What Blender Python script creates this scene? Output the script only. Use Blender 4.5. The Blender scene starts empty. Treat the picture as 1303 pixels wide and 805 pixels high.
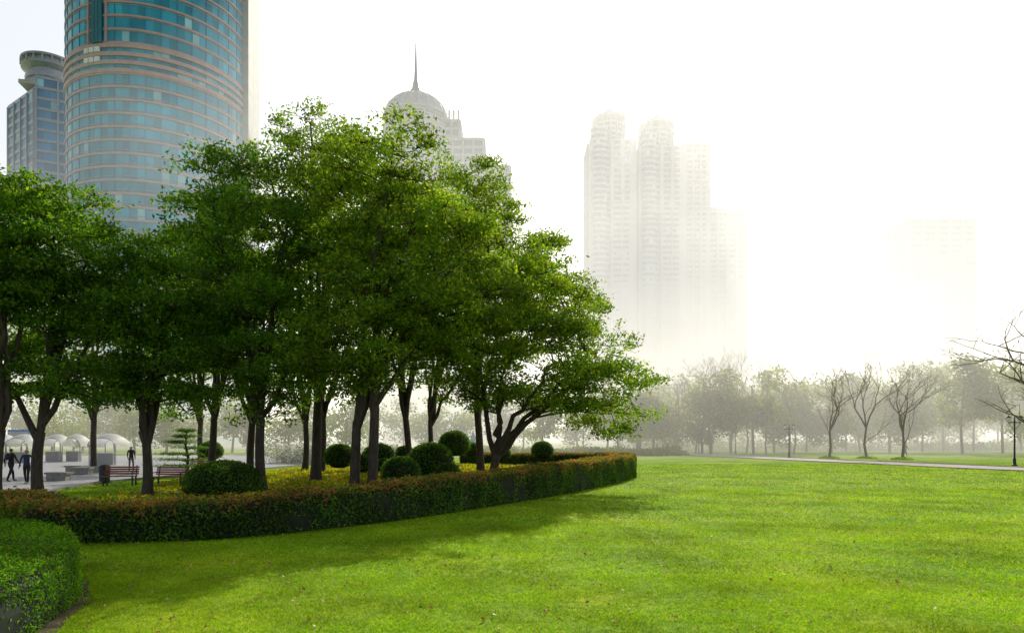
import bpy, math, random
import numpy as np
from mathutils import Vector, Matrix
random.seed(7); rng = np.random.default_rng(7)
F=868.0; CX=651.5; HZ=558.0; CH=2.2
S=bpy.context.scene
def W(px,Y): return (px-CX)/F*Y
def G(px,py):
    Y=F*CH/(py-HZ); return (W(px,Y),Y)
# ------------------------------------------------------------ helpers
def link(o,parent=None):
    S.collection.objects.link(o)
    if parent is not None: o.parent=parent
    return o
def empty(name,loc=(0,0,0)):
    e=bpy.data.objects.new(name,None); e.location=loc; e.empty_display_size=0.5
    return link(e)
def npmesh(name,V,faces,mats,midx=None,parent=None,smooth=False,k=None):
    V=np.asarray(V,dtype=np.float32); faces=np.asarray(faces,dtype=np.int32)
    n,k=faces.shape
    me=bpy.data.meshes.new(name)
    me.vertices.add(len(V)); me.vertices.foreach_set('co',V.ravel())
    me.loops.add(n*k); me.loops.foreach_set('vertex_index',faces.ravel())
    me.polygons.add(n); me.polygons.foreach_set('loop_start',np.arange(0,n*k,k,dtype=np.int32))
    try: me.polygons.foreach_set('loop_total',np.full(n,k,dtype=np.int32))
    except Exception: pass
    for m in (mats if isinstance(mats,(list,tuple)) else [mats]): me.materials.append(m)
    if midx is not None: me.polygons.foreach_set('material_index',np.asarray(midx,dtype=np.int32))
    me.polygons.foreach_set('use_smooth',np.full(n,smooth,dtype=bool))
    me.update(calc_edges=True); me.validate()
    return link(bpy.data.objects.new(name,me),parent)
def pymesh(name,V,Fc,mats,midx=None,parent=None,smooth=False):
    me=bpy.data.meshes.new(name); me.from_pydata([tuple(v) for v in V],[],Fc)
    for m in (mats if isinstance(mats,(list,tuple)) else [mats]): me.materials.append(m)
    if midx is not None: me.polygons.foreach_set('material_index',midx)
    if smooth: me.polygons.foreach_set('use_smooth',[True]*len(Fc))
    me.update()
    return link(bpy.data.objects.new(name,me),parent)
class MB:
    def __init__(s): s.V=[];s.F=[];s.M=[]
    def add(s,V,Fc,m=0):
        b=len(s.V); s.V+= [tuple(v) for v in V]; s.F+=[tuple(i+b for i in f) for f in Fc]; s.M+=[m]*len(Fc)
    def box(s,c,d,m=0,rot=0.0,bev=0):
        x,y,z=d[0]/2,d[1]/2,d[2]/2; cr,sr=math.cos(rot),math.sin(rot)
        V=[]
        for sz in(-z,z):
            for sx,sy in((-x,-y),(x,-y),(x,y),(-x,y)):
                V.append((c[0]+sx*cr-sy*sr,c[1]+sx*sr+sy*cr,c[2]+sz))
        s.add(V,[(3,2,1,0),(4,5,6,7),(0,1,5,4),(1,2,6,5),(2,3,7,6),(3,0,4,7)],m)
    def prism(s,pts,z0,z1,m=0,cap=True):
        n=len(pts); V=[(p[0],p[1],z0) for p in pts]+[(p[0],p[1],z1) for p in pts]
        Fc=[(i,(i+1)%n,n+(i+1)%n,n+i) for i in range(n)]
        if cap: Fc+=[tuple(range(n,2*n)),tuple(range(n-1,-1,-1))]
        s.add(V,Fc,m)
    def lathe(s,c,prof,n=24,m=0):
        V=[];Fc=[]
        for r,z in prof:
            for i in range(n):
                a=2*math.pi*i/n; V.append((c[0]+r*math.cos(a),c[1]+r*math.sin(a),c[2]+z))
        for j in range(len(prof)-1):
            for i in range(n):
                Fc.append((j*n+i,j*n+(i+1)%n,(j+1)*n+(i+1)%n,(j+1)*n+i))
        Fc.append(tuple(range(n-1,-1,-1))); Fc.append(tuple((len(prof)-1)*n+i for i in range(n)))
        s.add(V,Fc,m)
    def tube(s,P,R,n=6,m=0):
        V,Fc=tube(np.array(P,float),np.array(R,float),n); s.add(V.tolist(),[tuple(f) for f in Fc.tolist()],m)
    def obj(s,name,mats,parent=None,smooth=False): return pymesh(name,s.V,s.F,mats,s.M,parent,smooth)
def tube(P,R,n=6):
    m=len(P); T=np.gradient(P,axis=0); T/= (np.linalg.norm(T,axis=1,keepdims=True)+1e-9)
    ref=np.array([1.0,0.13,0.07]) if abs(T[0][0])<0.8 else np.array([0.1,1.0,0.05])
    A=np.cross(T,ref); A/=np.linalg.norm(A,axis=1,keepdims=True)+1e-9
    B=np.cross(T,A)
    a=np.linspace(0,2*math.pi,n,endpoint=False)
    V=P[:,None,:]+R[:,None,None]*(np.cos(a)[None,:,None]*A[:,None,:]+np.sin(a)[None,:,None]*B[:,None,:])
    V=V.reshape(-1,3)
    i=np.arange(m-1)[:,None]*n; j=np.arange(n)[None,:]; j2=(j+1)%n
    Fc=np.stack([i+j,i+j2,i+n+j2,i+n+j],-1).reshape(-1,4)
    return V,Fc
class Tubes:
    def __init__(s): s.V=[];s.F=[];s.n=0
    def add(s,P,R,n=6):
        V,Fc=tube(np.asarray(P,float),np.asarray(R,float),n); s.V.append(V); s.F.append(Fc+s.n); s.n+=len(V)
    def obj(s,name,mat,parent=None): return npmesh(name,np.concatenate(s.V),np.concatenate(s.F),mat,parent=parent,smooth=True)
def unit(n):
    v=rng.normal(size=(n,3)); return v/np.linalg.norm(v,axis=1,keepdims=True)
def leafquads(C,L,Wd,up=0.5,bend=0.15,nrm=None):
    n=len(C); N=unit(n); 
    if nrm is not None: N=N+nrm
    N[:,2]+=up; N/=np.linalg.norm(N,axis=1,keepdims=True)+1e-9
    A=np.cross(N,unit(n)); A/=np.linalg.norm(A,axis=1,keepdims=True)+1e-9
    B=np.cross(N,A)
    s=(0.65+0.7*rng.random(n))[:,None]
    L=L*s;Wd=Wd*s
    V=np.stack([C-A*L/2,C+B*Wd/2+N*L*bend*0.5,C+A*L/2-N*L*bend,C-B*Wd/2+N*L*bend*0.5],1).reshape(-1,3)
    Fc=np.arange(4*n).reshape(n,4)
    return V,Fc
# ------------------------------------------------------------ materials
def newmat(name):
    m=bpy.data.materials.new(name); m.use_nodes=True; nt=m.node_tree; nt.nodes.clear()
    out=nt.nodes.new('ShaderNodeOutputMaterial'); return m,nt,out
def ramp(nt,stops):
    r=nt.nodes.new('ShaderNodeValToRGB'); e=r.color_ramp.elements
    while len(e)<len(stops): e.new(0.5)
    for i,(p,c) in enumerate(stops): e[i].position=p; e[i].color=(c[0],c[1],c[2],1)
    return r
def mixc(nt,a,b,fac,mode='MULTIPLY'):
    m=nt.nodes.new('ShaderNodeMix'); m.data_type='RGBA'; m.blend_type=mode
    for sock,v in((0,fac),(6,a),(7,b)):
        if hasattr(v,'is_linked'): nt.links.new(v,m.inputs[sock])
        else: m.inputs[sock].default_value=v if sock==0 else (v[0],v[1],v[2],1)
    return m.outputs[2]
def leafmat(name,stops,trans=0.4,nscale=0.6,gloss=0.25,nlo=0.6,tcol=(1.6,1.45,0.6)):
    m,nt,out=newmat(name); g=nt.nodes.new('ShaderNodeNewGeometry'); r=ramp(nt,stops)
    nt.links.new(g.outputs['Random Per Island'],r.inputs[0])
    tc=nt.nodes.new('ShaderNodeTexCoord'); no=nt.nodes.new('ShaderNodeTexNoise'); no.inputs['Scale'].default_value=nscale; no.inputs['Detail'].default_value=3
    nt.links.new(tc.outputs['Object'],no.inputs['Vector'])
    r2=ramp(nt,[(0.35,(nlo,)*3),(0.65,(1.25,1.25,1.1))]); nt.links.new(no.outputs[0],r2.inputs[0])
    c=mixc(nt,r.outputs[0],r2.outputs[0],1.0)
    p=nt.nodes.new('ShaderNodeBsdfPrincipled'); nt.links.new(c,p.inputs['Base Color']); p.inputs['Roughness'].default_value=0.5
    p.inputs['Specular IOR Level'].default_value=gloss
    t=nt.nodes.new('ShaderNodeBsdfTranslucent'); c2=mixc(nt,c,tcol,1.0); nt.links.new(c2,t.inputs[0])
    mx=nt.nodes.new('ShaderNodeMixShader'); mx.inputs[0].default_value=trans
    nt.links.new(p.outputs[0],mx.inputs[1]); nt.links.new(t.outputs[0],mx.inputs[2]); nt.links.new(mx.outputs[0],out.inputs[0])
    return m
def mat(name,col,rough=0.7,scale=3.0,var=0.25,metal=0.0,bump=0.0,island=0.0,spec=0.5,stretch=None):
    m,nt,out=newmat(name); p=nt.nodes.new('ShaderNodeBsdfPrincipled'); nt.links.new(p.outputs[0],out.inputs[0])
    tc=nt.nodes.new('ShaderNodeTexCoord'); no=nt.nodes.new('ShaderNodeTexNoise'); no.inputs['Scale'].default_value=scale; no.inputs['Detail'].default_value=6
    src=tc.outputs['Object']
    if stretch:
        mp=nt.nodes.new('ShaderNodeMapping'); mp.inputs['Scale'].default_value=stretch; nt.links.new(src,mp.inputs[0]); src=mp.outputs[0]
    nt.links.new(src,no.inputs['Vector'])
    r=ramp(nt,[(0.3,(1-var,)*3),(0.7,(1+var*0.6,)*3)]); nt.links.new(no.outputs[0],r.inputs[0])
    c=mixc(nt,(col[0],col[1],col[2]),r.outputs[0],1.0)
    if island>0:
        g=nt.nodes.new('ShaderNodeNewGeometry'); r3=ramp(nt,[(0,(1-island,)*3),(1,(1+island,)*3)]); nt.links.new(g.outputs['Random Per Island'],r3.inputs[0])
        c=mixc(nt,c,r3.outputs[0],1.0)
    nt.links.new(c,p.inputs['Base Color']); p.inputs['Roughness'].default_value=rough; p.inputs['Metallic'].default_value=metal; p.inputs['Specular IOR Level'].default_value=spec
    if bump>0:
        b=nt.nodes.new('ShaderNodeBump'); b.inputs['Strength'].default_value=bump; nt.links.new(no.outputs[0],b.inputs['Height']); nt.links.new(b.outputs[0],p.inputs['Normal'])
    return m
M_leafA=leafmat('camphor_leaf',[(0,(0.08,0.18,0.018)),(0.5,(0.17,0.31,0.028)),(0.85,(0.31,0.45,0.035)),(1,(0.45,0.52,0.06))],0.58)
M_leafD=leafmat('dark_leaf',[(0,(0.055,0.16,0.018)),(0.6,(0.13,0.29,0.025)),(1,(0.28,0.43,0.035))],0.58)
M_leafF=leafmat('far_leaf',[(0,(0.10,0.15,0.03)),(0.6,(0.18,0.25,0.045)),(1,(0.32,0.34,0.07))],0.55,0.12)
M_bark=mat('bark',(0.075,0.058,0.045),0.9,6,0.5,bump=0.6,stretch=(3,3,0.5))
M_hedge=leafmat('hedge_leaf',[(0,(0.035,0.11,0.017)),(0.6,(0.09,0.21,0.025)),(1,(0.20,0.36,0.035))],0.45,1.2)
M_hedgered=leafmat('hedge_red_tip',[(0,(0.28,0.26,0.04)),(0.5,(0.52,0.30,0.09)),(1,(0.66,0.27,0.13))],0.5,1.2,tcol=(1.3,0.95,0.6))
M_box=leafmat('boxwood_leaf',[(0,(0.05,0.15,0.006)),(0.6,(0.12,0.31,0.010)),(1,(0.24,0.46,0.02))],0.45,1.5,0.2)
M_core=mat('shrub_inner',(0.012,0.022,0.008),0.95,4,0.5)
M_grass=leafmat('grass_blade',[(0,(0.11,0.26,0.006)),(0.55,(0.26,0.49,0.010)),(0.9,(0.46,0.62,0.02)),(1,(0.58,0.54,0.14))],0.5,0.5,0.1,0.66)
M_cover=leafmat('groundcover_leaf',[(0,(0.14,0.24,0.01)),(0.5,(0.34,0.42,0.02)),(0.8,(0.58,0.52,0.04)),(1,(0.62,0.30,0.06))],0.45,0.7,0.15,0.6)
M_white_fl=leafmat('blossom',[(0,(0.3,0.35,0.25)),(0.5,(0.6,0.6,0.55)),(1,(0.8,0.78,0.75))],0.4,0.7,0.1,0.8,(1,1,1))
M_dry=leafmat('dry_leaf',[(0,(0.25,0.10,0.03)),(0.6,(0.45,0.28,0.12)),(1,(0.7,0.62,0.5))],0.2,0.7,0.2,0.9,(1,0.9,0.7))
M_twig=mat('bare_twig',(0.19,0.15,0.11),0.9,5,0.3)
def lawnmat():
    m,nt,out=newmat('lawn'); p=nt.nodes.new('ShaderNodeBsdfPrincipled'); nt.links.new(p.outputs[0],out.inputs[0]); p.inputs['Roughness'].default_value=0.9; p.inputs['Specular IOR Level'].default_value=0.1
    tc=nt.nodes.new('ShaderNodeTexCoord')
    def noise(s,d=4):
        n=nt.nodes.new('ShaderNodeTexNoise'); n.inputs['Scale'].default_value=s; n.inputs['Detail'].default_value=d; nt.links.new(tc.outputs['Object'],n.inputs['Vector']); return n
    a=noise(0.3,6); r=ramp(nt,[(0.32,(0.15,0.32,0.006)),(0.5,(0.23,0.41,0.009)),(0.66,(0.38,0.48,0.02))]); nt.links.new(a.outputs[0],r.inputs[0])
    b=noise(7,8); r2=ramp(nt,[(0.3,(0.55,0.58,0.6)),(0.7,(1.35,1.25,1.15))]); nt.links.new(b.outputs[0],r2.inputs[0])
    c=mixc(nt,r.outputs[0],r2.outputs[0],1.0)
    d=noise(60,4); r3=ramp(nt,[(0.3,(0.5,0.5,0.5)),(0.7,(1.4,1.35,1.2))]); nt.links.new(d.outputs[0],r3.inputs[0])
    c=mixc(nt,c,r3.outputs[0],0.8)
    nt.links.new(c,p.inputs['Base Color'])
    bp=nt.nodes.new('ShaderNodeBump'); bp.inputs['Strength'].default_value=0.15; bp.inputs['Distance'].default_value=0.02; nt.links.new(d.outputs[0],bp.inputs['Height']); nt.links.new(bp.outputs[0],p.inputs['Normal'])
    return m
M_lawn=lawnmat()
M_soil=mat('soil',(0.10,0.07,0.04),0.95,12,0.5,bump=0.7)
M_pave=mat('paving',(0.40,0.39,0.41),0.75,2.5,0.25,bump=0.1)
M_path=mat('path_stone',(0.50,0.42,0.39),0.8,2.0,0.2)
M_kerb=mat('kerb_stone',(0.33,0.32,0.30),0.8,5,0.25,bump=0.2)
# ------------------------------------------------------------ ground
def sheet(name,pts,z,m):
    return pymesh(name,[(x,y,z) for x,y in pts],[tuple(range(len(pts)))],m)
sheet('ground',[(-2500,-300),(2500,-300),(2500,4000),(-2500,4000)],0.0,M_lawn)
plaza=[(-160,15),(-17.5,15.5),(-15.6,19),(-15.8,22),(-17.2,25.5),(-19.5,29),(-20.5,34),(-19.5,40),(-18,48),(-17,58),(-18,75),(-22,92),(-160,92)]
sheet('plaza_paving',plaza,0.004,M_pave)
kb=MB()
for (a,b) in zip(plaza[1:-2],plaza[2:-1]):
    dx,dy=b[0]-a[0],b[1]-a[1]; L=math.hypot(dx,dy); n=max(1,int(L/1.0))
    for i in range(n):
        t=(i+0.5)/n; kb.box((a[0]+dx*t+0.08,a[1]+dy*t,0.06),(L/n-0.012,0.15,0.12),0,math.atan2(dy,dx))
kb.obj('plaza_kerb',[M_kerb])
pc=[(46,36),(40,44),(36.8,50),(34.3,60),(31.6,69),(28.6,82),(25,95),(19,106),(8,116),(-10,122)]
def smoothpath(P,n=60,closed=False):
    P=np.array(P,float); m=len(P); t=np.linspace(0,m-1,n); out=[]
    for u in t:
        i=min(int(u),m-2); f=u-i
        p0=P[max(i-1,0)];p1=P[i];p2=P[i+1];p3=P[min(i+2,m-1)]
        out.append(0.5*((2*p1)+(-p0+p2)*f+(2*p0-5*p1+4*p2-p3)*f*f+(-p0+3*p1-3*p2+p3)*f**3))
    return np.array(out)
pp=smoothpath(pc,60); T=np.gradient(pp,axis=0); T/=np.linalg.norm(T,axis=1,keepdims=True); Nn=np.stack([-T[:,1],T[:,0]],1)
w=3.1
V=[(*(p+n*w),0.006) for p,n in zip(pp,Nn)]+[(*(p-n*w),0.006) for p,n in zip(pp,Nn)]
n=len(pp); pymesh('park_path',V,[(i+1,i,n+i,n+i+1) for i in range(n-1)],M_path)
ke=MB()
for sgn in(1,-1):
    q=pp+Nn*(w+0.08)*sgn
    for i in range(n-1):
        d=q[i+1]-q[i]; L=np.hypot(*d); c=(q[i]+q[i+1])/2; ke.box((c[0],c[1],0.03),(L,0.15,0.08),0,math.atan2(d[1],d[0]))
ke.obj('path_kerb',[M_kerb])
# ------------------------------------------------------------ hedges
def hedge(name,center,heights,width,leafL,dens,mats,redfrac_top,core=M_core,zoff=0.0,wob=0.05):
    e=empty(name); C=np.array(center,float); H=np.array(heights,float)
    T=np.gradient(C,axis=0); T/=np.linalg.norm(T,axis=1,keepdims=True); N=np.stack([-T[:,1],T[:,0]],1)
    hw=width/2
    prof=[(-1,0.02),(-1.02,0.5),(-0.99,0.85),(-0.85,0.98),(0,1.0),(0.85,0.98),(0.99,0.85),(1.02,0.5),(1,0.02)]
    V=[];m=len(prof)
    for c,h,nn in zip(C,H,N):
        for a,b in prof: V.append((c[0]+nn[0]*a*(hw-0.04),c[1]+nn[1]*a*(hw-0.04),b*(h-0.05)))
    Fc=[(i*m+j,(i+1)*m+j,(i+1)*m+j+1,i*m+j+1) for i in range(len(C)-1) for j in range(m-1)]
    Fc+=[tuple(range(m)),tuple((len(C)-1)*m+m-1-k for k in range(m))]
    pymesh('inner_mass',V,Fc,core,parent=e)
    seg=np.linalg.norm(np.diff(C,axis=0),axis=1); cum=np.concatenate([[0],np.cumsum(seg)]); Lt=cum[-1]
    per=width+2*H.mean(); cnt=int(dens*per*Lt)
    s=rng.random(cnt)*Lt; ii=np.clip(np.searchsorted(cum,s)-1,0,len(C)-2); f=((s-cum[ii])/seg[ii])[:,None]
    c=C[ii]*(1-f)+C[ii+1]*f; nn=N[ii]*(1-f)+N[ii+1]*f; h=H[ii]*(1-f[:,0])+H[ii+1]*f[:,0]
    u=rng.random(cnt)*(width+2*h)
    side1=u<h; side2=u>h+width; top=~(side1|side2)
    a=np.where(side1,-1,np.where(side2,1,(u-h)/width*2-1)); z=np.where(side1,u/h,np.where(side2,(u-h-width)/h,1.0))
    a=np.where(~top,a*(1-0.12*np.clip(z-0.85,0,1)/0.15),a)
    wv=wob*(np.sin(s*2.1+z*3)+np.sin(s*5.3+a*2)*0.7+np.sin(s*0.9))*0.6
    jit=rng.normal(size=cnt)*0.022
    a2=a*(hw+np.where(top,0,wv+jit)); zz=z*h; zz=zz+np.where(top,wv*0.7+jit-0.04*np.abs(a)**6+np.abs(rng.normal(size=cnt))*0.04,0)
    P=np.stack([c[:,0]+nn[:,0]*a2,c[:,1]+nn[:,1]*a2,zz+0.01],1)
    nr=np.stack([nn[:,0]*np.where(top,0,a),nn[:,1]*np.where(top,0,a),np.where(top,1,0.15)],1)*0.8
    V,Fq=leafquads(P,leafL,leafL*0.5,0.2,nrm=nr)
    patch=0.5+0.5*np.sin(s*0.8+1)*np.sin(s*2.7)
    pr=np.where(top,redfrac_top,redfrac_top*np.clip((z-0.55)/0.45,0,1)**1.2*0.8)*(0.55+0.9*patch)
    mi=(rng.random(cnt)<pr).astype(int)
    npmesh('leaves',V,Fq,mats,mi,parent=e)
    return e
front=[G(75,690),G(200,689),G(300,684),G(400,675),G(500,663),G(600,648),G(700,632),G(760,620),(6.7,38)]
pts=[(-14.2,19.0),(-12.3,17.4),(-10.8,15.9)]+[(x-0.15,y+0.55) for x,y in front[:3]]+[(x-0.35,y+0.5) for x,y in front[3:6]]+[(x-0.5,y+0.3) for x,y in front[6:]]+[(7.0,45),(4.8,50),(0.5,54),(-4,57)]
hh=[.7,.7,.7,.72,.72,.78,.88,.95,1.0,1.10,1.18,1.25,1.2,1.1,1.0,1.0]
cp=smoothpath(pts,150); hp=np.interp(np.linspace(0,1,150),np.linspace(0,1,len(hh)),hh)
hedge('photinia_hedge',cp,hp,1.25,0.085,620,[M_hedge,M_hedgered],0.5)
nb=smoothpath([(-6.75,2.0),(-6.8,5.0),(-7.05,7.4),(-7.95,9.3),(-9.8,10.7),(-13,11.3)],60)
hedge('boxwood_hedge',nb,np.full(60,0.72),3.4,0.040,2300,[M_box,M_hedgered],0.01,wob=0.04)
T=np.gradient(nb,axis=0);T/=np.linalg.norm(T,axis=1,keepdims=True);N=np.stack([-T[:,1],T[:,0]],1)
V=[(*(c-nn*1.5),0.004) for c,nn in zip(nb,N)]+[(*(c-nn*(1.86+0.05*math.sin(i*0.9))),0.004) for i,(c,nn) in enumerate(zip(nb,N))]
pymesh('soil_border',V,[(i,i+1,60+i+1,60+i)[::-1] for i in range(59)],M_soil)
def inpoly(x,y,poly):
    inside=np.zeros(len(x),bool); j=len(poly)-1
    for i in range(len(poly)):
        xi,yi=poly[i];xj,yj=poly[j]
        cnd=((yi>y)!=(yj>y))&(x<(xj-xi)*(y-yi)/(yj-yi+1e-12)+xi); inside^=cnd; j=i
    return inside
bedpoly=[tuple(p) for p in cp]+[(-11,57),(-15,48),(-17,40),(-17,33),(-15,27),(-14.5,22)]
def bedz(x,y):
    return 0.012+0.45*np.exp(-(((x+3.5)/6.5)**2+((y-38)/10.0)**2))
gx=np.linspace(-17,8,60); gy=np.linspace(14,58,90); XX,YY=np.meshgrid(gx,gy); ZZ=bedz(XX,YY)
idx=np.arange(60*90).reshape(90,60)
q=np.stack([idx[:-1,:-1],idx[:-1,1:],idx[1:,1:],idx[1:,:-1]],-1).reshape(-1,4)
ctr=np.stack([XX.ravel(),YY.ravel()],1)[q].mean(1); keep=inpoly(ctr[:,0],ctr[:,1],bedpoly)
M_bed=mat('bed_soil',(0.10,0.15,0.02),0.95,3,0.6,bump=0.6)
npmesh('planting_bed',np.stack([XX.ravel(),YY.ravel(),ZZ.ravel()],1),q[keep],M_bed,smooth=True)
n=120000; x=rng.uniform(-17,8,n); y=rng.uniform(16,58,n); k=inpoly(x,y,bedpoly)
k&= ~((x<-10)&(y<45)&(rng.random(n)<0.55)); x=x[k];y=y[k]
P=np.stack([x,y,bedz(x,y)+rng.random(len(x))*(0.16+0.1*np.sin(x*1.3)*np.sin(y*0.9))],1)
V,Fq=leafquads(P,0.16,0.08,0.6); npmesh('groundcover_plants',V,Fq,M_cover)
# ------------------------------------------------------------ grass
def blades(x,y,h,wd):
    n=len(x); a=rng.random(n)*2*math.pi; hh=h*(0.4+0.9*rng.random(n)); ln=(0.5+rng.random(n)*1.4)*hh; b=rng.random(n)*2*math.pi
    P=np.stack([x,y,np.zeros(n)],1); D=np.stack([np.cos(a),np.sin(a),np.zeros(n)],1)*wd/2
    Tp=P+np.stack([np.cos(b)*ln,np.sin(b)*ln,hh],1)
    return np.stack([P-D,P+D,Tp],1).reshape(-1,3)
nearpoly=[tuple(c-nn*1.8) for c,nn in zip(nb,N)]+[(-14,10),(-14,2)]
allV=[]
for y0,y1,dens,h,wd in((5.5,11,4000,0.032,0.009),(11,18,1400,0.036,0.015),(18,30,380,0.042,0.028),(30,60,70,0.05,0.06)):
    xm=0.80*y1+1; area=2*xm*(y1-y0); n=int(area*dens); x=rng.uniform(-xm,xm,n); y=rng.uniform(y0,y1,n)
    k=(np.abs(x)<0.80*y+1)&~inpoly(x,y,bedpoly)&~inpoly(x,y,nearpoly)&~inpoly(x,y,plaza)
    cl=np.sin(x*3.1+np.sin(y*2.3)*2)*np.sin(y*2.7+np.sin(x*1.9)*2); k&=(rng.random(n)<0.65+0.35*cl)
    dd=np.full(n,9.0)
    if y1>35:
        for p in pp[::2]: dd=np.minimum(dd,np.hypot(x-p[0],y-p[1]))
        k&=dd>3.4
    allV.append(blades(x[k],y[k],h,wd))
V=np.concatenate(allV); npmesh('lawn_grass',V,np.arange(len(V)).reshape(-1,3),M_grass)
n=1300; y=6+34*rng.random(n)**1.3; x=rng.uniform(-0.8,0.8,n)*y; k=~inpoly(x,y,bedpoly)&~inpoly(x,y,nearpoly)
V,Fq=leafquads(np.stack([x,y,0.035+0.02*rng.random(n)],1)[k],0.065,0.035,1.0,0.3); npmesh('fallen_leaves',V,Fq,M_dry)
# ------------------------------------------------------------ trees
def bez(a,b,c,n=6):
    t=np.linspace(0,1,n)[:,None]; return (1-t)**2*a+2*t*(1-t)*b+t*t*c
def tree(name,base,ells,stems=1,fork=2.6,r0=0.22,nl=55,clumps=21,lpc=24,leaf=0.16,lr=1.15,m=M_leafA,bark=M_bark,lean=(0,0)):
    e=empty(name,(base[0],base[1],0)); tb=Tubes(); nodes=[]; nr=[]
    E=np.array(ells,float); vol=E[:,3]*E[:,4]*E[:,5]; wts=vol/vol.sum()
    nlimb=7
    for s in range(stems):
        off=np.array([(s-(stems-1)/2)*0.75,rng.normal()*0.15,0])*1.0
        fz=fork*(0.9+0.25*rng.random()); fp=off+np.array([lean[0]*0.5+rng.normal()*0.15,lean[1]*0.5,fz])
        mid=(off+fp)/2+np.array([rng.normal()*0.12,rng.normal()*0.1,0])
        P=bez(off+np.array([0,0,-0.1]),mid,fp,8); R=np.linspace(r0*1.0,r0*0.8,8); R[0]=r0*1.5;R[1]=r0*1.12
        tb.add(P,R,10)
        for k in range(nlimb if stems==1 else 5):
            ei=rng.choice(len(E),p=wts); c=E[ei,:3]; rr=E[ei,3:]
            d=unit(1)[0]; d[2]=abs(d[2])*0.9-0.15; tgt=c+d*rr*0.62
            if k==0: tgt=c+np.array([0,0,rr[2]*0.7])
            st=fp if k%2==0 else P[-2]
            ctl=st+(tgt-st)*0.45+np.array([0,0,0.14*np.linalg.norm(tgt-st)])-0*off
            ctl[:2]+=rng.normal(size=2)*0.3
            Q=bez(st,ctl,tgt,10); Q[1:-1]+=rng.normal(size=(8,3))*0.07; RR=np.linspace(r0*0.62,0.035,10); tb.add(Q,RR,7)
            for i in range(3,10): nodes.append(Q[i]); nr.append(RR[i])
    nodes=np.array(nodes); nr=np.array(nr)
    LC=[]
    tries=0
    while len(LC)<nl and tries<nl*60:
        tries+=1
        ei=rng.choice(len(E),p=wts); d=unit(1)[0]; rad=0.35+0.58*rng.random()**0.6
        p=E[ei,:3]+d*E[ei,3:]*rad
        if all(np.linalg.norm((p-q)*np.array([1,1,1.2]))>lr*0.85 for q in LC): LC.append(p)
    C=[]
    for p in LC:
        dist=np.linalg.norm(nodes-p,axis=1)+np.where(nodes[:,2]>p[2],1.5,0); j=dist.argmin(); st=nodes[j]
        ctl=(st+p)/2+np.array([rng.normal()*0.2,rng.normal()*0.2,0.12*dist[j]])
        tb.add(bez(st,ctl,p,6),np.linspace(max(0.02,nr[j]*0.55),0.018,6),5)
        r=lr*(0.7+0.55*rng.random()); nc=int(clumps*(0.7+0.6*rng.random()))
        d=unit(nc); d[:,2]=np.where(d[:,2]<-0.25,-d[:,2]*0.6,d[:,2]); cp_=p+d*r*np.array([1,1,0.72])*(0.45+0.6*rng.random((nc,1)))
        for q in cp_[::3]: tb.add(bez(p,(p+q)/2+np.array([0,0,0.08]),q,3),[0.016,0.011,0.006],3)
        C.append(cp_)
    C=np.concatenate(C); n=len(C)
    cn=np.maximum(4,(lpc*(0.5+rng.random(n))).astype(int)); P=np.repeat(C,cn,axis=0)
    P=P+rng.normal(size=P.shape)*np.array([0.22,0.22,0.12])*(leaf/0.17)
    V,Fq=leafquads(P,leaf,leaf*0.5,0.35)
    tb.obj('trunk_and_branches',bark,e); npmesh('foliage',V,Fq,m,parent=e)
    return e
def el(px,pytop,pybot,wpx,Y,bx,dy=0,dep=None):
    zt=CH+(HZ-pytop)/F*Y; zb=CH+(HZ-pybot)/F*Y; rx=wpx/2/F*Y
    return (W(px,Y)-bx,dy,(zt+zb)/2,rx,dep or rx,(zt-zb)/2)
def mk(pxb,Y,els,**k):
    bx=W(pxb,Y); E=[el(a,b,c,d,Y,bx) for a,b,c,d in els]
    return tree('camphor_tree',(bx,Y),E,**k)
mk(462,26,[(500,160,380,190),(560,225,490,190),(470,320,535,190)],stems=2,fork=3.0,r0=0.21,nl=98)
mk(400,31,[(395,125,330,170),(440,165,420,190)],fork=4,r0=0.24,nl=74)
mk(335,27,[(325,190,420,185),(330,330,540,200)],fork=2.7,r0=0.2,nl=68,m=M_leafD)
mk(318,32,[(290,235,440,140)],fork=3.2,r0=0.18,nl=36,m=M_leafD)
mk(623,30,[(650,310,480,200),(700,400,545,220),(770,455,560,120),(600,400,545,140)],fork=1.6,r0=0.22,nl=90,lean=(0.5,0))
mk(612,36,[(590,195,400,170),(645,245,480,180),(705,300,470,130)],fork=3.6,r0=0.22,nl=78)
mk(50,24,[(65,235,420,180),(20,300,530,170),(110,345,545,150)],fork=2.2,r0=0.2,nl=64,m=M_leafD)
mk(-15,22.5,[(-20,205,450,150),(15,260,420,90)],fork=2.6,r0=0.2,nl=32,m=M_leafD)
mk(190,26,[(165,295,520,160),(220,320,545,160)],fork=2.2,r0=0.19,nl=54,m=M_leafD)
mk(272,36,[(255,265,500,150),(300,300,500,140)],fork=3.2,r0=0.2,nl=42,m=M_leafD)
mk(520,40,[(520,230,500,200)],fork=3.4,r0=0.22,nl=40,m=M_leafD,leaf=0.22,lpc=14)
mk(408,42,[(420,280,530,190)],fork=3.4,r0=0.2,nl=36,m=M_leafD,leaf=0.22,lpc=14)
mk(388,44,[(360,330,530,160)],fork=3.4,r0=0.2,nl=28,m=M_leafD,leaf=0.22,lpc=14)
mk(550,46,[(570,340,530,190)],fork=3.4,r0=0.2,nl=30,m=M_leafD,leaf=0.22,lpc=14)
mk(255,48,[(230,350,540,170)],fork=3.4,r0=0.2,nl=30,m=M_leafD,leaf=0.22,lpc=14)
mk(120,44,[(110,330,530,190)],fork=3.4,r0=0.2,nl=30,m=M_leafD,leaf=0.22,lpc=14)
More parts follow.
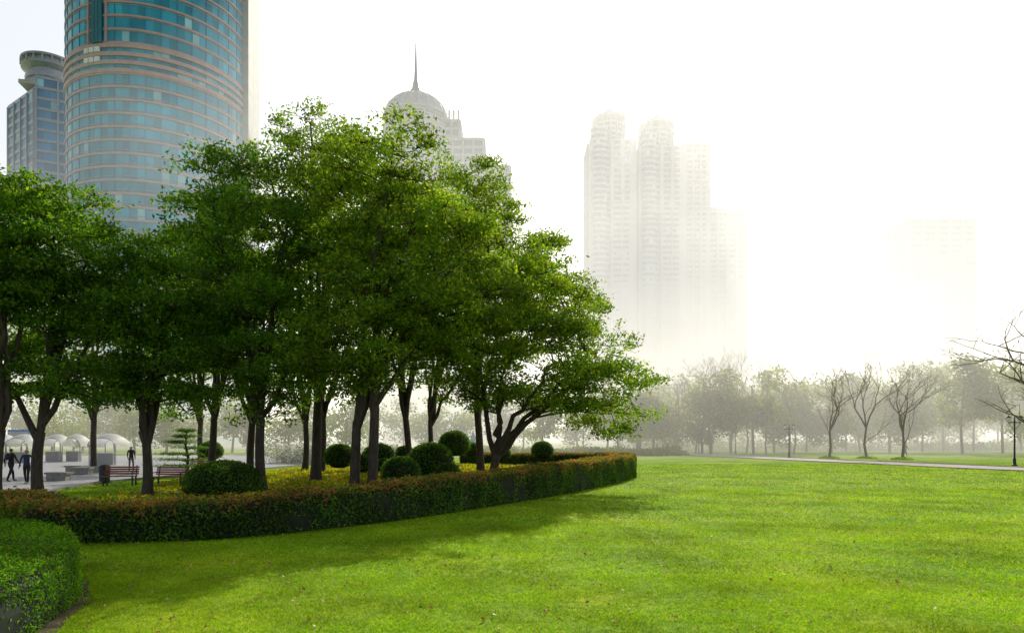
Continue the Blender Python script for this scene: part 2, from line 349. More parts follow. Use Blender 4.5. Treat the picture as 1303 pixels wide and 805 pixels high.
# ------------------------------------------------------------ distant tree mass
def mass(name,spots,leaf=0.42,per=2600,m=M_leafF,lowfill=0.3):
    e=empty(name); Cs=[]; tb=Tubes()
    for (x,y,h,r) in spots:
        tb.add([(x,y,-.1),(x+rng.normal()*.2,y,h*.3),(x+rng.normal()*.5,y,h*.7)],[.2,.15,.06],6)
        nl=int(16+rng.random()*8); d=unit(nl); 
        c=np.array([x,y,h*0.52])+d*np.array([r,r,h*0.42])*(0.4+0.55*rng.random((nl,1)))
        for q in c[::2]: tb.add([(x,y,h*.35),((x+q[0])/2,(y+q[1])/2,(h*.4+q[2])/2),q],[.08,.06,.02],4)
        k=rng.integers(0,nl,per); P=c[k]+unit(per)*(r*0.42)*(rng.random((per,1))**0.4)*np.array([1,1,0.8]); P=P+rng.normal(size=P.shape)*0.15
        Cs.append(P[P[:,2]>0.8])
    V,Fq=leafquads(np.concatenate(Cs),leaf,leaf*0.55,0.3); npmesh('foliage',V,Fq,m,parent=e); tb.obj('trunks',M_bark,e)
    return e
sp=[]
for i in range(26):
    px=790+i*24+random.uniform(-8,8); Y=random.uniform(98,125); top=random.uniform(450,494)
    if px<870: top=random.uniform(480,505)
    if px>1200: top=random.uniform(438,462)
    h=CH+(HZ-top)/F*Y; sp.append((W(px,Y),Y,h,random.uniform(3.8,5.6)))
for i in range(22):
    px=800+i*33+random.uniform(-12,12); Y=random.uniform(130,150); h=CH+(HZ-random.uniform(455,490))/F*Y; sp.append((W(px,Y),Y,h,random.uniform(4.5,6.5)))
mass('distant_trees',sp,leaf=0.58,per=2900)
sp=[]
for i in range(26):
    px=-120+i*37+random.uniform(-10,10); Y=random.uniform(96,118); h=CH+(HZ-random.uniform(490,520))/F*Y; sp.append((W(px,Y),Y,h,random.uniform(3,4.5)))
mass('background_trees',sp,leaf=0.5,per=1500)
def shrubs(name,spots,m,leaf,per):
    Cs=[]
    for (x,y,z,rx,rz) in spots:
        d=unit(per); d[:,2]=np.abs(d[:,2]); Cs.append(np.array([x,y,z])+d*np.array([rx,rx,rz])*(0.55+0.5*rng.random((per,1))))
    V,Fq=leafquads(np.concatenate(Cs),leaf,leaf*.55,.3); return npmesh(name,V,Fq,m)
shrubs('flowering_shrubs',[(W(px,62),62+random.uniform(-2,2),0,1.6,random.uniform(1.6,2.6)) for px in range(345,470,16)],M_white_fl,0.22,700)
shrubs('far_shrub_border',[(W(px,Y),Y,0,2.2,random.uniform(0.9,1.6)) for px in range(480,860,17) for Y in (random.uniform(88,94),)]+[(W(px,Y),Y,0,3.4,random.uniform(1.5,3.6)) for px in range(800,1380,15) for Y in (random.uniform(124,140),)],M_leafF,0.4,420)
# ------------------------------------------------------------ topiary balls
for (px,py,rp,Y) in [(548,588,29,31),(510,602,25,28),(432,581,19,40),(482,582,21,38),(578,565,20,44),(490,594,13,36),(570,604,17,28),(285,614,47,26.5),(268,574,15,45),(515,577,12,42),(600,572,11,50),(460,590,14,33),(640,577,10,47),(690,573,14,50)]:
    x=W(px,Y); r=rp/F*Y; zc=CH-(py-HZ)/F*Y; e=empty('topiary_shrub',(x,Y,0)); rz=min(r*0.85,max(zc,0.3)+0.35)
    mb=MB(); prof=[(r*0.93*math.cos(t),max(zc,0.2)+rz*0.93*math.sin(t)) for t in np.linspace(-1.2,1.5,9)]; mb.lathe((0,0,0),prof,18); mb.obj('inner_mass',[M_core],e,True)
    n=int(2600*r*r*1.6)+300; d=unit(n); d[:,2]=np.where(d[:,2]<-0.6,-d[:,2],d[:,2]); P=np.array([0,0,max(zc,0.2)])+d*np.array([r,r,rz])*(1+0.035*rng.normal(size=(n,1)))
    V,Fq=leafquads(P,0.085,0.05,0.1,nrm=d*0.8); npmesh('leaves',V,Fq,M_hedge,parent=e)
def conifer(px,Y,h):
    e=empty('layered_pine',(W(px,Y),Y,0)); tb=Tubes(); tb.add([(0,0,0),(.12,0,h*.4),(-.05,0,h*.7),(.05,0,h)],[.1,.08,.06,.02],7); C=[]
    for k in range(7):
        z=h*(0.25+0.75*k/6); R=1.6*(1-0.75*k/6)
        for j in range(5):
            a=random.uniform(0,6.28); q=np.array([R*math.cos(a)*.75,R*math.sin(a)*.75,z]); tb.add([(0,0,z-.15),q*[.5,.5,1],q],[.035,.025,.012],4)
            m=170; C.append(q+rng.normal(size=(m,3))*np.array([.3*R/1.2+.08,.3*R/1.2+.08,.05]))
    V,Fq=leafquads(np.concatenate(C),.13,.03,.5); npmesh('needles',V,Fq,M_hedge,parent=e); tb.obj('trunk_and_branches',M_bark,e)
conifer(237,40,2.7)
# ------------------------------------------------------------ bare trees
def baretree(x,y,h,seed,r0=0.14,depth=6,mound=True,spread=0.42):
    rs=random.Random(seed); e=empty('bare_tree',(x,y,0)); tb=Tubes()
    def rec(p,d,L,r,k):
        q=p+d*L; mid=(p+q)/2+Vector((rs.gauss(0,1),rs.gauss(0,1),rs.gauss(0,1)))*L*0.05
        tb.add([p,mid,q],[r,r*.85,r*.68],6 if k>3 else 3)
        if k==0: return
        for _ in range(3 if k in(depth,depth-2) else 2):
            nd=(d+Vector((rs.gauss(0,spread),rs.gauss(0,spread),rs.gauss(0.18,spread*0.5)))).normalized()
            rec(q,nd,L*rs.uniform(0.66,0.86),max(r*.62,0.012),k-1)
        if k>1: rec(mid,(d+Vector((rs.gauss(0,.9),rs.gauss(0,.9),.1))).normalized(),L*.55,max(r*.4,0.012),max(0,k-3))
    rec(Vector((0,0,-.05)),Vector((rs.gauss(0,.04),0,1)).normalized(),h*0.25,r0,depth)
    tb.obj('trunk_and_branches',M_twig,e)
    if mound:
        n=500; d=unit(n); d[:,2]=abs(d[:,2]); V,Fq=leafquads(d*np.array([1.1,1.1,.28])*(.8+.25*rng.random((n,1))),.18,.08,.5); npmesh('base_planting',V,Fq,M_leafA,parent=e)
for i,(px,Y,top) in enumerate([(1055,76,440),(1103,76,425),(1148,72,445),(905,96,420),(930,100,418),(975,98,432),(862,100,462),(885,102,440),(1010,99,450),(950,104,435)]):
    baretree(W(px,Y),Y,(CH+(HZ-top)/F*Y),100+i,r0=0.15,mound=i<3)
baretree(W(1350,38),38,12.5,77,r0=0.2,depth=6,mound=False,spread=0.65)
# ------------------------------------------------------------ buildings
M_gT=mat('teal_glass',(0.03,0.33,0.50),0.3,0.05,0.3,island=0.3,spec=0.3)
M_gB=mat('blue_glass',(0.05,0.22,0.42),0.3,0.05,0.3,island=0.3,spec=0.3)
M_pink=mat('pink_granite',(0.46,0.32,0.31),0.6,0.5,0.15)
M_conc=mat('pale_concrete',(0.40,0.39,0.38),0.7,0.3,0.15)
M_gG=mat('grey_glass',(0.10,0.15,0.18),0.3,0.05,0.3,island=0.3)
M_dark=mat('dark_metal',(0.04,0.05,0.06),0.4,1,0.2,metal=0.6)
M_steel=mat('grey_steel',(0.30,0.33,0.36),0.4,1,0.2,metal=0.4)
M_pale=mat('curtain_pane',(0.25,0.52,0.62),0.4,0.1,0.2,island=0.2)
def off(pts,d):
    cx=sum(p[0] for p in pts)/len(pts); cy=sum(p[1] for p in pts)/len(pts); o=[]
    for x,y in pts:
        r=math.hypot(x-cx,y-cy); o.append((cx+(x-cx)*(r+d)/r,cy+(y-cy)*(r+d)/r))
    return o
def tower(mb,pts,z0,z1,fh,band,pane,mg=0,mbd=1,pier=0,pierm=1,pierw=0.5,proud=0.3,palef=0.05):
    n=len(pts); nf=int(round((z1-z0)/fh)); fh=(z1-z0)/nf
    for i in range(n):
        a=np.array(pts[i]);b=np.array(pts[(i+1)%n]); L=np.linalg.norm(b-a); k=max(1,int(round(L/pane)))
        for f in range(nf):
            za=z0+f*fh; zb=za+fh
            for j in range(k):
                p=a+(b-a)*j/k; q=a+(b-a)*(j+1)/k
                mb.add([(p[0],p[1],za),(q[0],q[1],za),(q[0],q[1],zb),(p[0],p[1],zb)],[(0,1,2,3)],2 if random.random()<palef else mg)
        if pier:
            kk=max(1,int(round(L/pier))); ang=math.atan2(b[1]-a[1],b[0]-a[0])
            for j in range(kk):
                p=a+(b-a)*j/kk; mb.box((p[0],p[1],(z0+z1)/2),(pierw,pierw+2*proud+0.1,z1-z0-0.01),pierm,ang)
    o=off(pts,proud)
    for f in range(nf+1):
        za=z0+f*fh; mb.prism(o,za-band/2,za+band/2,mbd)
def ring(cx,cy,r,n,ry=None,a0=0): return [(cx+r*math.cos(a0+2*math.pi*i/n),cy+(ry or r)*math.sin(a0+2*math.pi*i/n)) for i in range(n)]
def rect(cx,cy,w,d,rot=0):
    c,s=math.cos(rot),math.sin(rot); return [(cx+x*c-y*s,cy+x*s+y*c) for x,y in((-w/2,-d/2),(w/2,-d/2),(w/2,d/2),(-w/2,d/2))]
def Z(py,Y): return CH+(HZ-py)/F*Y
e=empty('round_glass_tower'); Y=205; x=W(206,Y); R=24.3; mb=MB(); c=ring(x,Y,R,80)
zb1=Z(148,Y); zb2=Z(115,Y)
tower(mb,c,0,zb1,3.5,0.6,2.0,0,1,proud=0.25,palef=0.06)
tower(mb,ring(x,Y,R,80),zb1+0.6,zb2-0.6,2.3,1.0,2.0,0,1,proud=0.5,palef=0.1)
tower(mb,c,zb2+0.2,Z(-70,Y),3.5,0.6,2.0,0,1,proud=0.25,palef=0.06)
for f in range(44):
    z=1.75+f*3.5
    if abs(z-(zb1+zb2)/2)>6 and z<Z(-70,Y)-2: mb.prism(off(c,0.12),z-0.09,z+0.09,3)
for i in range(0,80,2):
    a=2*math.pi*i/80; mb.box((x+R*math.cos(a),Y+R*math.sin(a),Z(-70,Y)/2),(.12,.34,Z(-70,Y)-.5),4,a+math.pi/2)
ang=math.atan2(-math.sqrt(1-((186-206)/103)**2),(186-206)/103)
for k in(-1,0,1):
    a=ang+k*0.045; mb.box((x+(R+0.25)*math.cos(a),Y+(R+0.25)*math.sin(a),(zb2+Z(-70,Y))/2),(1.0,0.9,Z(-70,Y)-zb2-0.4),7,a+math.pi/2)
for k in(-2.4,2.4):
    a=ang+k*0.045; mb.box((x+(R+0.3)*math.cos(a),Y+(R+0.3)*math.sin(a),(zb2+Z(-70,Y))/2),(0.3,0.9,Z(-70,Y)-zb2-0.4),1,a+math.pi/2)
for k in range(3):
    a=ang-0.13+k*0.07
    for zz in(Z(133,Y),Z(122,Y)): mb.box((x+(R+.6)*math.cos(a),Y+(R+.6)*math.sin(a),zz),(1.4,.5,1.2),5,a+math.pi/2)
mb.prism(rect(x+R+0.6,Y+4,2.6,9),0,Z(-70,Y),6)
M_wp=mat('white_panel',(0.75,0.78,0.8),0.5); M_gD=mat('dark_teal_glass',(0.02,0.15,0.21),0.3,0.1,0.3,spec=.3)
mb.obj('facade',[M_gT,M_pink,M_pale,M_steel,M_gB,M_wp,M_conc,M_gD],e)
e=empty('glass_tower_with_round_crown'); Y=262; mb=MB()
tower(mb,[(W(11,Y+12),Y+12),(W(44,Y-3),Y-3),(W(58,Y+22),Y+22),(W(30,Y+34),Y+34)],0,Z(118,Y),4,1.3,2.5,0,1,pier=6,pierw=0.5,palef=.06)
tower(mb,[(W(46,Y-6),Y-6),(W(102,Y),Y),(W(106,Y+26),Y+26),(W(52,Y+28),Y+28)],0,Z(108,Y),4,1.0,2.5,0,1,pier=8,pierw=0.6,palef=.06)
cx=W(65,Y+9);cy=Y+9
mb.prism(rect(cx,cy,16,16,.2),Z(108,Y)+.7,Z(101,Y),6)
mb.lathe((cx,cy,0),[(8,Z(102,Y)),(8,Z(95,Y)),(8.6,Z(94,Y)),(8.6,Z(89,Y)),(7.6,Z(88.5,Y)),(7.6,Z(82,Y)),(9.9,Z(78,Y)),(9.9,Z(75.5,Y)),(9.0,Z(75,Y)),(9.0,Z(70,Y)),(10.2,Z(69,Y)),(10.2,Z(66.5,Y)),(8.8,Z(66.5,Y))],32,3)
for k in range(20):
    a=k*math.pi/10; mb.box((cx+10*math.cos(a),cy+10*math.sin(a),Z(72.3,Y)),(.4,.4,2.4),6,a)
mb.obj('facade',[M_gB,M_steel,M_pale,M_steel,M_dark,M_wp,M_conc],e)
e=empty('domed_tower_with_spire'); Y=320; mb=MB(); cx=W(523,Y); cy=Y+16
octo=ring(cx,cy,15.6,8,a0=math.pi/8)
tower(mb,octo,0,Z(150,Y),3.8,1.4,3,0,1,pier=5,pierw=.9)
mb.prism(off(octo,1.0),Z(150,Y)+.8,Z(146,Y),1)
tower(mb,ring(cx,cy,14.6,16),Z(146,Y)+.9,Z(134,Y),2.2,.7,3,0,1,pier=5,pierw=.8)
mb.prism(ring(cx,cy,16.2,24),Z(134,Y)+.5,Z(131,Y),1)
prof=[(15.4*math.cos(t)**0.9,Z(131,Y)+.05+(Z(101,Y)-Z(131,Y))*math.sin(t)**1.15) for t in np.linspace(0.0,1.32,10)]
mb.lathe((cx,cy,0),prof,24,3)
for k in range(24):
    a=k*math.pi/12; P=[(cx+(r+.15)*math.cos(a),cy+(r+.15)*math.sin(a),z+.1) for r,z in prof]; mb.tube(P,[.22]*len(P),4,1)
mb.lathe((cx,cy,0),[(3.4,Z(108,Y)),(3.4,Z(99,Y)),(4.0,Z(98,Y)),(2.8,Z(95,Y)),(1.8,Z(90,Y)),(1.4,Z(83,Y)),(.9,Z(79,Y)),(.6,Z(64,Y)),(.4,Z(48,Y)),(.2,Z(30,Y))],12,4)
tower(mb,rect(W(572,Y),cy+4,8,18),0,Z(140,Y),3.8,1.4,3,0,1,pier=4,pierw=.8)
for k in range(4): mb.box((W(563+k*6,Y),cy-5.5,Z(134,Y)),(.9,.9,5),1)
tower(mb,rect(W(588,Y),cy+2,20,24),0,Z(170,Y),3.8,1.4,3,0,1,pier=4.7,pierw=.8)
tower(mb,rect(W(626,Y)+1,cy+3,15,22),0,Z(203,Y),3.8,1.4,3,0,1,pier=4.6,pierw=.8)
mb.obj('facade',[M_gG,M_conc,M_pale,M_steel,M_dark],e)
def twin(name,pxc,pxw,Y,pyt,ringpx):
    e=empty(name); mb=MB(); cx=W(pxc,Y); w=pxw/F*Y; cy=Y+w/2
    tower(mb,rect(cx,cy,w*.92,w*.9),0,Z(pyt+35,Y),3.3,1.1,3,0,1,pier=w*.23,pierw=2.0,proud=.9)
    tower(mb,ring(cx-w*.28,cy-w*.42,w*.18,16),0,Z(pyt+22,Y),3.3,1.3,2.2,0,1,proud=.4)
    tower(mb,rect(cx+w*.2,cy-w*.45,w*.42,w*.2),0,Z(pyt+120,Y),3.3,1.8,3,0,1,proud=1.0,pier=w*.21,pierw=.8)
    tower(mb,ring(cx-w*.02,cy,w*.36,16),Z(pyt+35,Y)+.7,Z(pyt+8,Y),3.3,1.3,3,0,1,pier=4,pierw=.8,proud=.5)
    z=Z(pyt+8,Y)
    rr=ringpx/F*Y
    mb.lathe((cx,cy,0),[(rr*.55,z+.7),(rr*.55,z+3),(rr,z+4),(rr,z+5.6),(rr*.6,z+5.7),(rr*.5,z+8),(rr*.2,z+10.5),(.5,z+12),(.2,z+20)],24,1)
    for k in range(12):
        a=k*math.pi/6; mb.box((cx+rr*math.cos(a),cy+rr*math.sin(a),z+1.8),(.6,.6,4.2),1,a)
    mb.obj('facade',[M_gG,M_conc,M_pale],e)
twin('apartment_tower',779,58,400,142,22)
twin('apartment_tower',842,60,408,150,23)
e=empty('stair_core_building'); mb=MB(); Y=410
tower(mb,rect(W(810,Y),Y+22,14,22),0,Z(185,Y),3.3,1.6,3,0,1,proud=.9,pier=4,pierw=.8)
mb.obj('facade',[M_gG,M_conc,M_pale],e)
e=empty('stepped_apartment_building'); mb=MB(); Y=430
tower(mb,rect(W(887,Y),Y+12,29/F*Y,22),0,Z(182,Y),3.3,1.4,3.2,0,1,proud=.7,pier=5,pierw=1.2)
tower(mb,rect(W(926,Y),Y+14,48/F*Y,24),0,Z(268,Y),3.3,1.4,3.2,0,1,proud=.7,pier=6,pierw=1.2)
tower(mb,rect(W(918,Y),Y+18,26/F*Y,16),Z(268,Y)+.8,Z(258,Y),3.3,1.4,3.2,0,1,proud=.7)
mb.obj('facade',[M_gG,M_conc,M_pale],e)
def slab(name,blocks,Y):
    e=empty(name); mb=MB()
    for pxc,pxw,pyt in blocks: tower(mb,rect(W(pxc,Y),Y+15,pxw/F*Y,24),0,Z(pyt,Y),3.6,1.5,4,0,1,proud=.5,pier=8,pierw=1.4)
    mb.obj('facade',[M_gG,M_conc,M_pale],e)
slab('office_tower',[(1203,84,276),(1146,28,352)],400)
slab('far_office_building',[(1004,42,412),(1022,16,440)],560)
# ------------------------------------------------------------ street lamps
M_lampglass=mat('lamp_glass',(0.75,0.75,0.70),0.3)
def lamp(px,Y,h):
    e=empty('street_lamp',(W(px,Y),Y,0)); mb=MB()
    mb.lathe((0,0,0),[(.2,0),(.2,.12),(.12,.16),(.11,.6),(.07,.66),(.055,h*.86),(.075,h*.87),(.05,h*.9),(.03,h)],12,0)
    mb.box((0,0,h*.86),(1.0,.06,.07),0)
    for s in(-1,1):
        mb.tube([(s*.1,0,h*.74),(s*.3,0,h*.78),(s*.48,0,h*.85)],[.02]*3,5,0)
        c=(s*.5,0,h*.86)
        mb.lathe(c,[(.05,.03),(.1,.06),(.13,.1),(.18,.38),(.17,.40)],8,1)
        mb.lathe(c,[(.22,.402),(.2,.44),(.1,.52),(.03,.56),(.02,.62)],8,0)
        for k in range(4):
            a=math.pi/4+k*math.pi/2; mb.tube([(c[0]+.14*math.cos(a),.14*math.sin(a),c[2]+.1),(c[0]+.19*math.cos(a),.19*math.sin(a),c[2]+.4)],[.012,.012],4,0)
    mb.obj('post_and_lanterns',[M_dark,M_lampglass],e)
lamp(1004,79.5,3.9); lamp(1291,55.5,4.1); lamp(889,104,3.8); lamp(936,100,3.8); lamp(742,92,3.8)
# ------------------------------------------------------------ canopies
M_canvas=leafmat('white_canvas',[(0,(0.78,0.78,0.78)),(1,(0.82,0.82,0.82))],0.45,0.5,0.2,0.95,(1.1,1.1,1.1))
M_redw=mat('red_brown_wood',(0.36,0.12,0.08),0.6,6,0.3,stretch=(1,8,8))
M_bluep=mat('blue_sign_panel',(0.10,0.25,0.55),0.5)
def canopy(px,Y,w,h=2.6):
    e=empty('market_canopy',(W(px,Y),Y,0)); mb=MB(); hw=w/2
    n=14; V=[];Fc=[]
    for j,yy in enumerate(np.linspace(-hw,hw,9)):
        s=math.cos(yy/hw*1.25)
        for i in range(n+1):
            t=math.pi*i/n; V.append((hw*math.cos(t)*(0.82+.18*s),yy,h*.66+ h*.36*math.sin(t)*(0.35+.65*s)))
    for j in range(8):
        for i in range(n): Fc.append((j*(n+1)+i,j*(n+1)+i+1,(j+1)*(n+1)+i+1,(j+1)*(n+1)+i))
    mb.add(V,Fc,0)
    for j in(0,8):
        P=[V[j*(n+1)+i] for i in range(n+1)]; P=[(p[0]*1.01,p[1],p[2]+.02) for p in P]; mb.tube(P,[.025]*len(P),5,1)
    for sx in(-1,1):
        for sy in(-1,1): mb.tube([(sx*hw*.86,sy*hw*.9,0),(sx*hw*.86,sy*hw*.9,h*.67)],[.04,.04],6,1)
        mb.box((sx*hw*.95,0,h*.62),(.03,w*.98,.28),0)
    mb.box((0,-hw*.5,.5),(w*.6,.5,.95),2); mb.box((0,-hw*.5,1.0),(w*.68,.6,.05),0)
    mb.obj('canopy_and_counter',[M_canvas,M_steel,M_conc],e)
for px,Y,w_ in((4,64,2.2),(31,63,2.2),(73,66,2.1),(98,67,2.0),(140,58,2.5),(-24,60,2.4)): canopy(px,Y,w_)
e=empty('notice_board',(W(24,70),70,0)); mb=MB(); mb.box((0,0,2.7),(2.2,.12,.9),0); mb.box((0,-.07,2.7),(2.0,.02,.45),1)
for s in(-1,1): mb.box((s*.9,0,1.13),(.1,.1,2.24),2)
mb.obj('board',[M_bluep,M_canvas,M_steel],e)
# ------------------------------------------------------------ benches
def bench(px,Y,rot,L=1.6):
    e=empty('park_bench',(W(px,Y),Y,0)); e.rotation_euler=(0,0,rot); mb=MB()
    for k in range(5): mb.box((0,-.2+k*.1,.45),(L,.08,.035),0)
    for k in range(4): mb.box((0,.27+k*.025,.56+k*.1),(L,.03,.08),0)
    for s in(-1,1):
        mb.box((s*L*.42,-.18,.215),(.06,.06,.43),1); mb.box((s*L*.42,.24,.215),(.06,.06,.43),1)
        mb.tube([(s*L*.42,.27,.42),(s*L*.42,.38,.95)],[.03,.025],6,1); mb.tube([(s*L*.42,-.2,.43),(s*L*.42,-.2,.64),(s*L*.42,.3,.66)],[.022]*3,6,1)
    mb.obj('slats_and_frame',[M_redw,M_dark],e)
bench(152,32,0.15,1.5); bench(215,31.5,-0.1,1.6); bench(255,44,0,1.6)
for px,Y in((75,36),(105,42),(120,44),(96,45)):
    e=empty('stone_planter',(W(px,Y),Y,0)); mb=MB(); mb.prism(rect(0,0,.95,.6,.1),0,.34,0); mb.prism(rect(0,0,1.1,.72,.1),.343,.45,0); mb.obj('block',[M_kerb],e)
e=empty('litter_bin',(W(133,34),34,0)); mb=MB(); mb.lathe((0,0,0),[(.2,0),(.24,.05),(.26,.75),(.28,.77),(.28,.84),(.2,.9),(.05,.93)],16,0); mb.obj('bin',[M_dark],e)
for px,Y,r in((14,23.2,.55),(26,23.6,.3),(868,92,.5),(958,88,.35)):
    e=empty('garden_rock',(W(px,Y),Y,0)); mb=MB(); prof=[(r*math.cos(t),r*.75*math.sin(t)) for t in np.linspace(0,1.5,6)]; mb.lathe((0,0,0),prof,11,0)
    mb.V=[(v[0]*(1+.18*math.sin(v[1]*9+3)),v[1]*.8,v[2]*(1+.2*math.sin(v[0]*7))) for v in mb.V]; mb.obj('stone',[M_kerb],e)
e=empty('glass_pyramid_sculpture',(W(602,74),74,0)); mb=MB(); M_ice=mat('pale_blue_glass',(0.42,0.55,0.62),0.15,1.5,0.3,island=.4,spec=.8)
for (dx,dy,r,h) in((0,0,1.1,3.1),(-.7,-.3,.8,2.3),(.75,-.2,.7,1.9)):
    for k in range(5):
        a=k*2*math.pi/5;b=(k+1)*2*math.pi/5; mb.add([(dx+r*math.cos(a),dy+r*math.sin(a),0),(dx+r*math.cos(b),dy+r*math.sin(b),0),(dx,dy,h)],[(0,1,2)],0)
        mb.tube([(dx+r*math.cos(a),dy+r*math.sin(a),0),(dx,dy,h)],[.035,.02],4,1)
mb.obj('panels',[M_ice,M_steel],e)
# ------------------------------------------------------------ people
M_skin=mat('skin',(0.45,0.28,0.20),0.6); M_hair=mat('hair',(0.02,0.016,0.013),0.6)
def person(px,Y,face,top,bot,stride=0.25,h=1.7,bag=False,kneel=False,seed=0):
    e=empty('person',(W(px,Y),Y,0)); e.rotation_euler=(0,0,face); k=h/1.7
    J={};E=[];R=[];V=[]
    def v(n,p,r,par=None):
        J[n]=len(V); V.append(Vector(p)*k); R.append(r*k)
        if par is not None: E.append((J[par],J[n]))
    s=stride
    v('pel',(0,0,.92),.13); v('bel',(0,-.01,1.08),.125,'pel'); v('ch',(0,-.01,1.28),.15,'bel'); v('ub',(0,0,1.42),.10,'ch'); v('nk',(0,-.01,1.48),.055,'ub'); v('jaw',(0,-.03,1.55),.075,'nk'); v('hd',(0,-.015,1.62),.095,'jaw'); v('cr',(0,0,1.68),.075,'hd')
    for sg,nm in((-1,'l'),(1,'r')):
        v('sh'+nm,(sg*.18,0,1.40),.065,'ub'); v('el'+nm,(sg*.24,sg*s*.45+.03,1.13),.048,'sh'+nm); v('wr'+nm,(sg*.24,sg*s*.7-.08,.90),.032,'el'+nm); v('pa'+nm,(sg*.24,sg*s*.75-.10,.84),.035,'wr'+nm)
        for f in range(4): v('f%d'%f+nm,(sg*.235,sg*s*.78-.12+.022*f,.76+.008*abs(f-1.5)),.009,'pa'+nm)
        v('th'+nm,(sg*.22,sg*s*.75-.15,.80),.010,'pa'+nm)
        v('hp'+nm,(sg*.09,0,.86),.10,'pel'); v('kn'+nm,(sg*.10,-sg*s*.55-.03,.48),.068,'hp'+nm); v('an'+nm,(sg*.10,-sg*s*.95+.04,.09),.045,'kn'+nm); v('to'+nm,(sg*.11,-sg*s*.95-.14,.045),.038,'an'+nm)
    me=bpy.data.meshes.new('body'); me.from_pydata(V,E,[]); o=bpy.data.objects.new('body',me); link(o,e)
    md=o.modifiers.new('s','SKIN'); 
    for i,r in enumerate(R): me.skin_vertices[0].data[i].radius=(r,r*.85)
    me.skin_vertices[0].data[0].use_root=True
    sb=o.modifiers.new('u','SUBSURF'); sb.levels=2; sb.render_levels=2
    dg=bpy.context.evaluated_depsgraph_get(); m2=bpy.data.meshes.new_from_object(o.evaluated_get(dg)); o.modifiers.clear(); o.data=m2
    for m in(top,bot,M_skin,M_hair,M_dark): m2.materials.append(m)
    for p in m2.polygons:
        c=p.center/k; p.use_smooth=True
        if c.z>1.64 or (c.z>1.55 and c.y>.01): p.material_index=3
        elif c.z>1.465: p.material_index=2
        elif abs(c.x)>.185 and c.z<.9: p.material_index=2
        elif c.z<.10: p.material_index=4
        elif c.z<.93 and abs(c.x)<.19: p.material_index=1
        else: p.material_index=0
    mb=MB(); 
    for sx in(-1,1): mb.lathe((sx*.033*k,-.105*k,1.615*k),[(.004,-.01),(.012,0),(.004,.01)],8,0)
    mb.lathe((0,-.115*k,1.585*k),[(.014,-.015),(.012,0),(.004,.03)],8,1); mb.box((0,-.10*k,1.55*k),(.045,.012,.008),2)
    for sx in(-1,1): mb.lathe((sx*.083*k,0,1.60*k),[(.008,-.025),(.018,0),(.008,.028)],8,1)
    mb.obj('face',[M_hair,M_skin,M_redw],e)
    if bag: mb=MB(); mb.lathe((.0,.17,1.12),[(.08,0),(.14,.04),(.15,.25),(.10,.34),(.03,.36)],12,0); mb.obj('backpack',[M_dark],e,True)
M_c1=mat('black_cloth',(0.02,0.02,0.025),.9); M_c2=mat('navy_cloth',(0.03,0.05,0.10),.9); M_c3=mat('grey_cloth',(0.12,0.12,0.13),.9); M_c4=mat('red_cloth',(0.35,0.04,0.04),.9)
person(14,35,2.9,M_c1,M_c1,.28,1.72,True); person(34,33,0.3,M_c2,M_c1,.2,1.68)
person(167,46,0.8,M_c1,M_c3,.1,1.7); person(836,100,1.0,M_c3,M_c1,.25); person(843,101,1.2,M_c4,M_c2,.2,1.6); person(1152,84,1.57,M_c3,M_c2,.3)
# ------------------------------------------------------------ haze (air volumes; the small emission stands for multiple scattering)
def fog(name,poly,z1,dens,g,glow,col):
    mb=MB(); mb.prism(poly,-5,z1); m,nt,out=newmat(name)
    sc=nt.nodes.new('ShaderNodeVolumeScatter'); sc.inputs['Density'].default_value=dens; sc.inputs['Anisotropy'].default_value=g; sc.inputs['Color'].default_value=(1,1,1,1)
    em=nt.nodes.new('ShaderNodeEmission'); em.inputs[0].default_value=(*col,1); em.inputs[1].default_value=dens*glow
    ad=nt.nodes.new('ShaderNodeAddShader'); nt.links.new(sc.outputs[0],ad.inputs[0]); nt.links.new(em.outputs[0],ad.inputs[1]); nt.links.new(ad.outputs[0],out.inputs['Volume'])
    return mb.obj(name,[m])
fog('haze',[(-900,420),(-60,125),(-8,78),(60,74),(1300,74),(1300,1000),(-900,1000)],80,0.0025,0.42,0.52,(1.0,0.98,0.90))
fog('haze_bank',[(5,285),(1200,285),(1200,950),(5,950)],215,0.0014,0.5,0.50,(1.0,0.97,0.86))
fog('ground_mist',[(-250,66),(450,66),(450,225),(-250,225)],18,0.0042,0.55,0.85,(1.0,0.95,0.72))
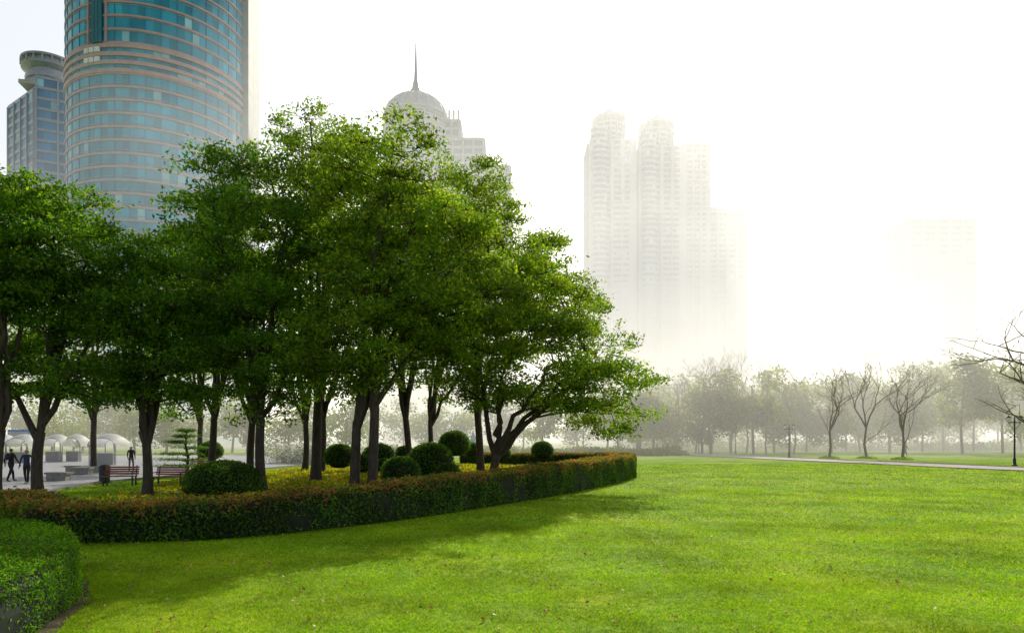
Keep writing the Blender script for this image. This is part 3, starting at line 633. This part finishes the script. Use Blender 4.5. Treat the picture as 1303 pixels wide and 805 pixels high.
# ------------------------------------------------------------ light
az=math.radians(13); elv=math.radians(32)
d=Vector((math.cos(elv)*math.sin(az),math.cos(elv)*math.cos(az),math.sin(elv)))
L=bpy.data.lights.new('sun','SUN'); L.energy=5.0; L.angle=math.radians(0.5); L.color=(1,0.95,0.80)
so=bpy.data.objects.new('sun',L); link(so); so.rotation_euler=d.to_track_quat('Z','Y').to_euler()
w=bpy.data.worlds.new('World'); S.world=w; w.use_nodes=True; nt=w.node_tree; bg=nt.nodes['Background']
sk=nt.nodes.new('ShaderNodeTexSky'); sk.sky_type='NISHITA'; sk.sun_disc=False; sk.sun_elevation=elv; sk.sun_rotation=az; sk.dust_density=2.0; sk.air_density=1.0; sk.ozone_density=1
tc=nt.nodes.new('ShaderNodeTexCoord'); dt=nt.nodes.new('ShaderNodeVectorMath'); dt.operation='DOT_PRODUCT'; dt.inputs[1].default_value=tuple(d)
nt.links.new(tc.outputs['Generated'],dt.inputs[0])
m1=nt.nodes.new('ShaderNodeMapRange'); m1.interpolation_type='SMOOTHSTEP'; m1.inputs['From Min'].default_value=-0.5; m1.inputs['From Max'].default_value=0.4; m1.inputs['To Min'].default_value=0.40; m1.inputs['To Max'].default_value=1.0
nt.links.new(dt.outputs['Value'],m1.inputs['Value'])
sx=nt.nodes.new('ShaderNodeSeparateXYZ'); nt.links.new(tc.outputs['Generated'],sx.inputs[0])
m2=nt.nodes.new('ShaderNodeMapRange'); m2.interpolation_type='SMOOTHSTEP'; m2.inputs['From Min'].default_value=0.54; m2.inputs['From Max'].default_value=0.8; m2.inputs['To Min'].default_value=1.0; m2.inputs['To Max'].default_value=0.08
nt.links.new(sx.outputs['Z'],m2.inputs['Value'])
mm=nt.nodes.new('ShaderNodeMath'); mm.operation='MULTIPLY'; nt.links.new(m1.outputs[0],mm.inputs[0]); nt.links.new(m2.outputs[0],mm.inputs[1])
hz=mixc(nt,(0,0,0),(12.0,11.9,11.5),mm.outputs[0],'MIX')
cc=mixc(nt,sk.outputs[0],hz,1.0,'ADD')
nt.links.new(cc,bg.inputs[0]); bg.inputs[1].default_value=0.06
# ------------------------------------------------------------ camera
cam=bpy.data.cameras.new('camera'); co=bpy.data.objects.new('camera',cam); link(co); co.location=(0,0,CH); co.rotation_euler=(math.pi/2,0,0)
cam.lens=F/1303*36; cam.sensor_width=36; cam.shift_y=(HZ-402.5)/1303; cam.clip_end=6000; cam.clip_start=.1
S.camera=co
S.view_settings.view_transform='Standard'; S.view_settings.look='None'; S.view_settings.exposure=0
